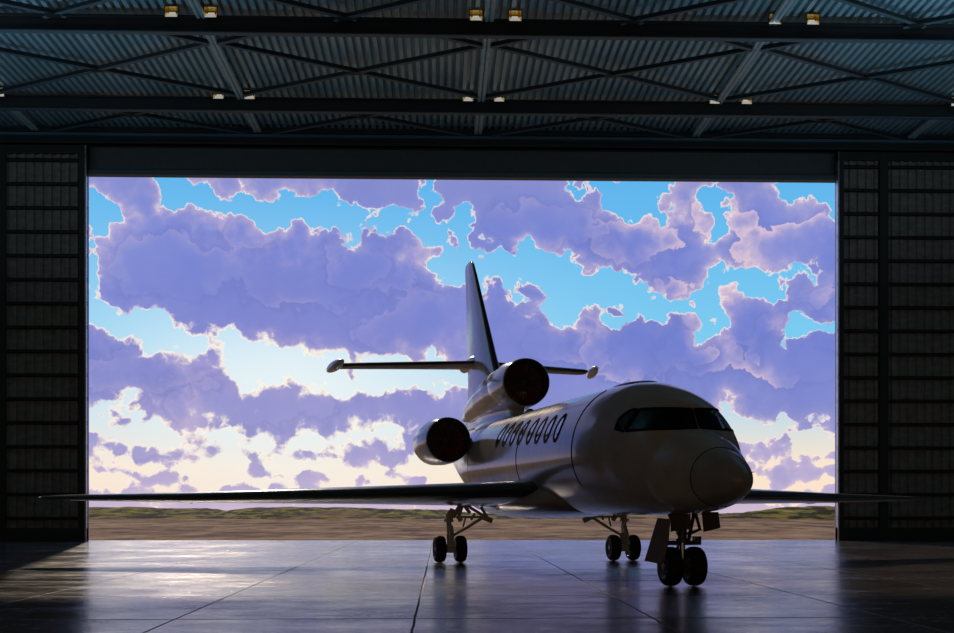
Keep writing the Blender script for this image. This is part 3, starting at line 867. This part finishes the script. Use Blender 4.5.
# engines
def engine(name, s0, y, z, R, L, taper, fan_x=.42):
    mb = MB()
    prof = [(.02, R*.895), (.0, R*.92), (.005, R*.95), (.05, R*.985), (.2, R*1.02), (.6, R*1.06), (1.2, R*1.075), (L*.6, R*1.03), (L*.85, R*taper), (L, R*(taper-.12)), (L, R*(taper-.2)), (L*.8, R*.5), (L*.8, .01)]
    mb.lathe(prof, (s0, y, z), n=64); nac = mb.build(name, M['paint'], jet, angle=60)
    mb = MB(); mb.lathe([(.05, R*.99), (.0, R*.955), (-.015, R*.925), (.0, R*.895), (.05, R*.87)], (s0, y, z), n=64); mb.build('intake_lip', M['lip'], nac, angle=60)
    mb = MB(); mb.lathe([(.04, R*.88), (.15, R*.86), (fan_x, R*.86), (fan_x+.1, R*.86), (fan_x+.1, .01)], (s0, y, z), n=48); mb.build('intake_duct', M['intake'], nac)
    mb = MB()
    for k in range(22):
        a = 2*PI*k/22
        def bp(r, dx, da): return Vector((s0+fan_x+dx, y+r*math.cos(a+da), z+r*math.sin(a+da)))
        r0, r1 = R*.24, R*.85
        vs = []
        for r, tw in ((r0, .16), (R*.55, .13), (r1, .10)):
            vs += [bp(r, -.05, -tw*.6), bp(r, .03, tw*.6), bp(r, .045, tw*.6), bp(r, -.035, -tw*.6)]
        mb.add(vs, [(0,1,5,4),(1,2,6,5),(2,3,7,6),(3,0,4,7),(4,5,9,8),(5,6,10,9),(6,7,11,10),(7,4,8,11),(8,9,10,11),(0,3,2,1)])
    mb.build('fan', M['fan'], nac, angle=30)
    mb = MB(); mb.lathe([(fan_x-.27, .005), (fan_x-.25, R*.05), (fan_x-.17, R*.13), (fan_x-.05, R*.22), (fan_x+.06, R*.26)], (s0, y, z), n=32); mb.build('spinner', M['strut_dark'], nac)
    return nac
for side in (1, -1):
    engine('side_engine', 12.75, side*1.84, 3.37, .645, 3.7, .78)
    mb = MB(); rings = []
    for y_, s_a, c in ((.8, 13.1, 3.0), (1.5, 13.3, 2.6)): rings.append([Vector((s_a+a*c, side*y_, 3.36+b*c)) for a, b in foil(16, .09)])
    mb.loft(rings); mb.build('engine_pylon', M['paint'], jet)
eng = engine('centre_engine', 11.0, 0, 4.89, .66, 2.6, .98)
# faired pedestal and S-duct housing from the centre intake back into the fin
mb = MB(); rings = []
for i in range(33):
    t_ = i/32; s_ = 11.9+t_*7.2
    r = np.interp(t_, [0, .25, .5, .8, 1], [.655, .66, .56, .36, .12]); zc_ = np.interp(t_, [0, .3, .6, 1], [4.88, 4.86, 4.72, 4.45])
    rings.append([Vector((s_, r*math.cos(a), zc_+r*math.sin(a)*(1.0 if math.sin(a) > 0 else 1.1))) for a in np.linspace(0, 2*PI, 48, endpoint=False)])
mb.loft(rings); mb.build('duct_fairing', M['paint'], jet)
mb = MB(); rings = []
for i in range(21):                                # saddle between intake and cabin roof
    t_ = i/20; z_ = 3.7+t_*.95
    w_ = .62-.30*math.sin(PI*min(1, t_*1.1))*.75; s1 = 11.35-.25*math.sin(PI*t_)*-1.0; s2 = 17.5
    rings.append([Vector(((s1+s2)/2-(s2-s1)/2*math.cos(a), w_*math.sin(a)*(1-.45*(1-math.cos(a))/2), z_)) for a in np.linspace(0, 2*PI, 48, endpoint=False)])
mb.loft(rings); mb.build('engine_saddle', M['paint'], jet)

# wheels and gear
def tyre(c, R, W, parent, nm='wheel'):
    mb = MB(); pr = []
    for i in range(25):
        a = -PI/2*1.0 + PI*i/24
        pr.append((math.copysign(abs(math.sin(a))**.8, math.sin(a))*W/2, R*.64+(R*.36)*abs(math.cos(a))**.62))
    mb.lathe(pr, c, 'Y', 48, 0)
    mb.lathe([(-W*.5, R*.64), (-W*.44, R*.60), (-W*.42, R*.56), (-W*.25, R*.46), (-W*.25, R*.22), (-W*.46, R*.18), (-W*.48, .005)], c, 'Y', 40, 1)
    mb.lathe([(W*.5, R*.64), (W*.44, R*.60), (W*.42, R*.56), (W*.25, R*.46), (W*.25, R*.22), (W*.46, R*.18), (W*.48, .005)], c, 'Y', 40, 1)
    for sg in (-1, 1):
        for k in range(8):
            a = 2*PI*k/8; p = Vector(c)+Vector((R*.35*math.sin(a), sg*W*.27, R*.35*math.cos(a)))
            mb.tube([p-Vector((0, sg*.02, 0)), p+Vector((0, sg*.03, 0))], .016, 8, 1)
    return mb.build(nm, [M['rubber'], M['hub']], parent, angle=50)
# nose gear
R1 = .365
mb = MB()
mb.tube([(.0, 0, 1.55), (0, 0, .86)], .085, 20); mb.tube([(0, 0, .88), (0, 0, .80)], .115, 20)
mb.tube([(0, 0, 1.0), (0, 0, .95)], .11, 20)
mb.tube([(.0, -.36, .80), (.0, .36, .80)], .045, 12); mb.tube([(-.02, .30, .80), (-.02, .44, .80)], .06, 12)
mb.tube([(-.05, -.10, .83), (-.4, -.08, 1.42)], .035, 10)
mb.tube([(.0, -.10, .95), (-.05, -.33, 1.05), (-.1, -.22, 1.35)], .035, 10)
mb.tube([(.08, .0, .92), (.75, .0, 1.42)], .045, 12)
mb.box((-.10, -.34, .78), (.05, -.22, .92)); mb.box((-.09, -.09, 1.05), (.02, .09, 1.2))
ng = mb.build('nose_gear', M['strut_dark'], jet, bevel=.004)
mb = MB(); mb.tube([(0, 0, .82), (0, 0, .36)], .055, 18); mb.build('oleo_piston', M['chrome'], ng)
mb = MB(); mb.tube([(0, -.30, R1), (0, .30, R1)], .05, 14); mb.tube([(0, 0, R1+.09), (0, 0, R1-.09)], .085, 16); mb.build('axle', M['strut_dark'], ng)
mb = MB()
for a, b_ in (((.1, 0, .78), (.27, 0, .58)), ((.27, 0, .58), (.09, 0, .40))): mb.bar(a, b_, .10, .035)
mb.build('torque_link', M['strut_dark'], ng, bevel=.004)
for sg in (-1, 1): tyre((0, sg*.235, R1), R1, .30, ng)
# nose gear doors
def slab(pts, thick, name, m, parent):
    """pts: outline in order, thickened along the local normal"""
    pts = [Vector(p) for p in pts]; n = (pts[1]-pts[0]).cross(pts[2]-pts[0]).normalized()
    mb = MB(); mb.loft([[p-n*thick/2 for p in pts], [p+n*thick/2 for p in pts]]); return mb.build(name, m, parent, smooth=False, bevel=.006)
def J(px, py, Y):
    """point of the jet (local) seen at that image column and row, Y out from its centreline"""
    u = (px-CX)/F
    X0 = 3.80-.9755*Y; D0 = 22.15-.2199*Y
    s_ = (X0-u*D0)/(.2199+u*.9755); D_ = D0+.9755*s_
    return (s_, Y, EYE+(HY-py)/F*D_)
slab([J(658,518,.40), J(670,519,.40), J(668,543,.50), J(662,565,.60), J(655,563,.60), J(645,561,.60)], .03, 'nose_gear_door', M['door_paint'], jet)
slab([J(671,514,.15), J(690,514,.02), J(690,530,.02), J(684,528,.05), J(671,532,.15)], .03, 'nose_gear_door', M['door_paint'], jet)
slab([J(702,512,-.22), J(718,512,-.34), J(720,528,-.38), J(704,532,-.28)], .03, 'nose_gear_door', M['door_paint'], jet)
# main gear
R2 = .35
for side in (1, -1):
    s0 = 9.9
    def G(px, py, ds=0.0):
        """point of the leg (local) seen at that column and row on the near side, mirrored for the far leg"""
        u = (px-CX)/F; s_ = s0+ds; X0 = 3.80-.2199*s_; D0 = 22.15+.9755*s_
        Y = (X0-u*D0)/(.9755-u*.2199); D_ = D0-.2199*Y
        return Vector((s_, side*Y, EYE+(HY-py)/F*D_))
    y0 = G(450, 550)[1]
    mb = MB()
    for p, q, r in (((449.5,536),(448.8,516),.085), ((448.8,520),(453,509),.10), ((450.5,548),(450,534),.115), ((462,503),(453,517),.075), ((463,503),(458,519),.06),
                    ((463,504),(470,513),.06), ((466,505),(484,516),.05), ((456,517),(482,517),.035), ((452,536),(468,527),.045), ((468,527),(485,516),.05),
                    ((483,517),(492,521),.09), ((481,507),(487,517),.05), ((452,512),(449,518),.13), ((459,517),(461,521),.085), ((475,513),(471,520),.04), ((466,516),(463,527),.03)):
        mb.tube([G(*p), G(*q)], r*.8, 12)
    mb.tube([G(450,549), G(450,545)], .14, 16); mb.tube([G(448.8,522), G(448.8,519)], .125, 16)
    mg = mb.build('main_gear', M['strut'], jet)
    mb = MB(); mb.tube([(s0, y0, .98), (s0, y0, R2)], .06, 18); mb.build('oleo_piston', M['chrome'], mg)
    mb = MB(); mb.tube([(s0, y0-.34, R2), (s0, y0+.34, R2)], .055, 14); mb.tube([(s0, y0, R2+.13), (s0, y0, R2-.10)], .10, 16)
    mb.tube([(s0-.1, y0-.11, R2), (s0-.1, y0+.11, R2)], .07, 12); mb.build('axle', M['strut'], mg)
    mb = MB()
    for a, b_ in (((s0-.1, y0, .95), (s0-.30, y0, .70)), ((s0-.30, y0, .70), (s0-.1, y0, .45))): mb.bar(a, b_, .11, .04)
    mb.build('torque_link', M['strut'], mg, bevel=.004)
    for sg in (-1, 1): tyre((s0, y0+sg*.275, R2), R2, .28, mg)
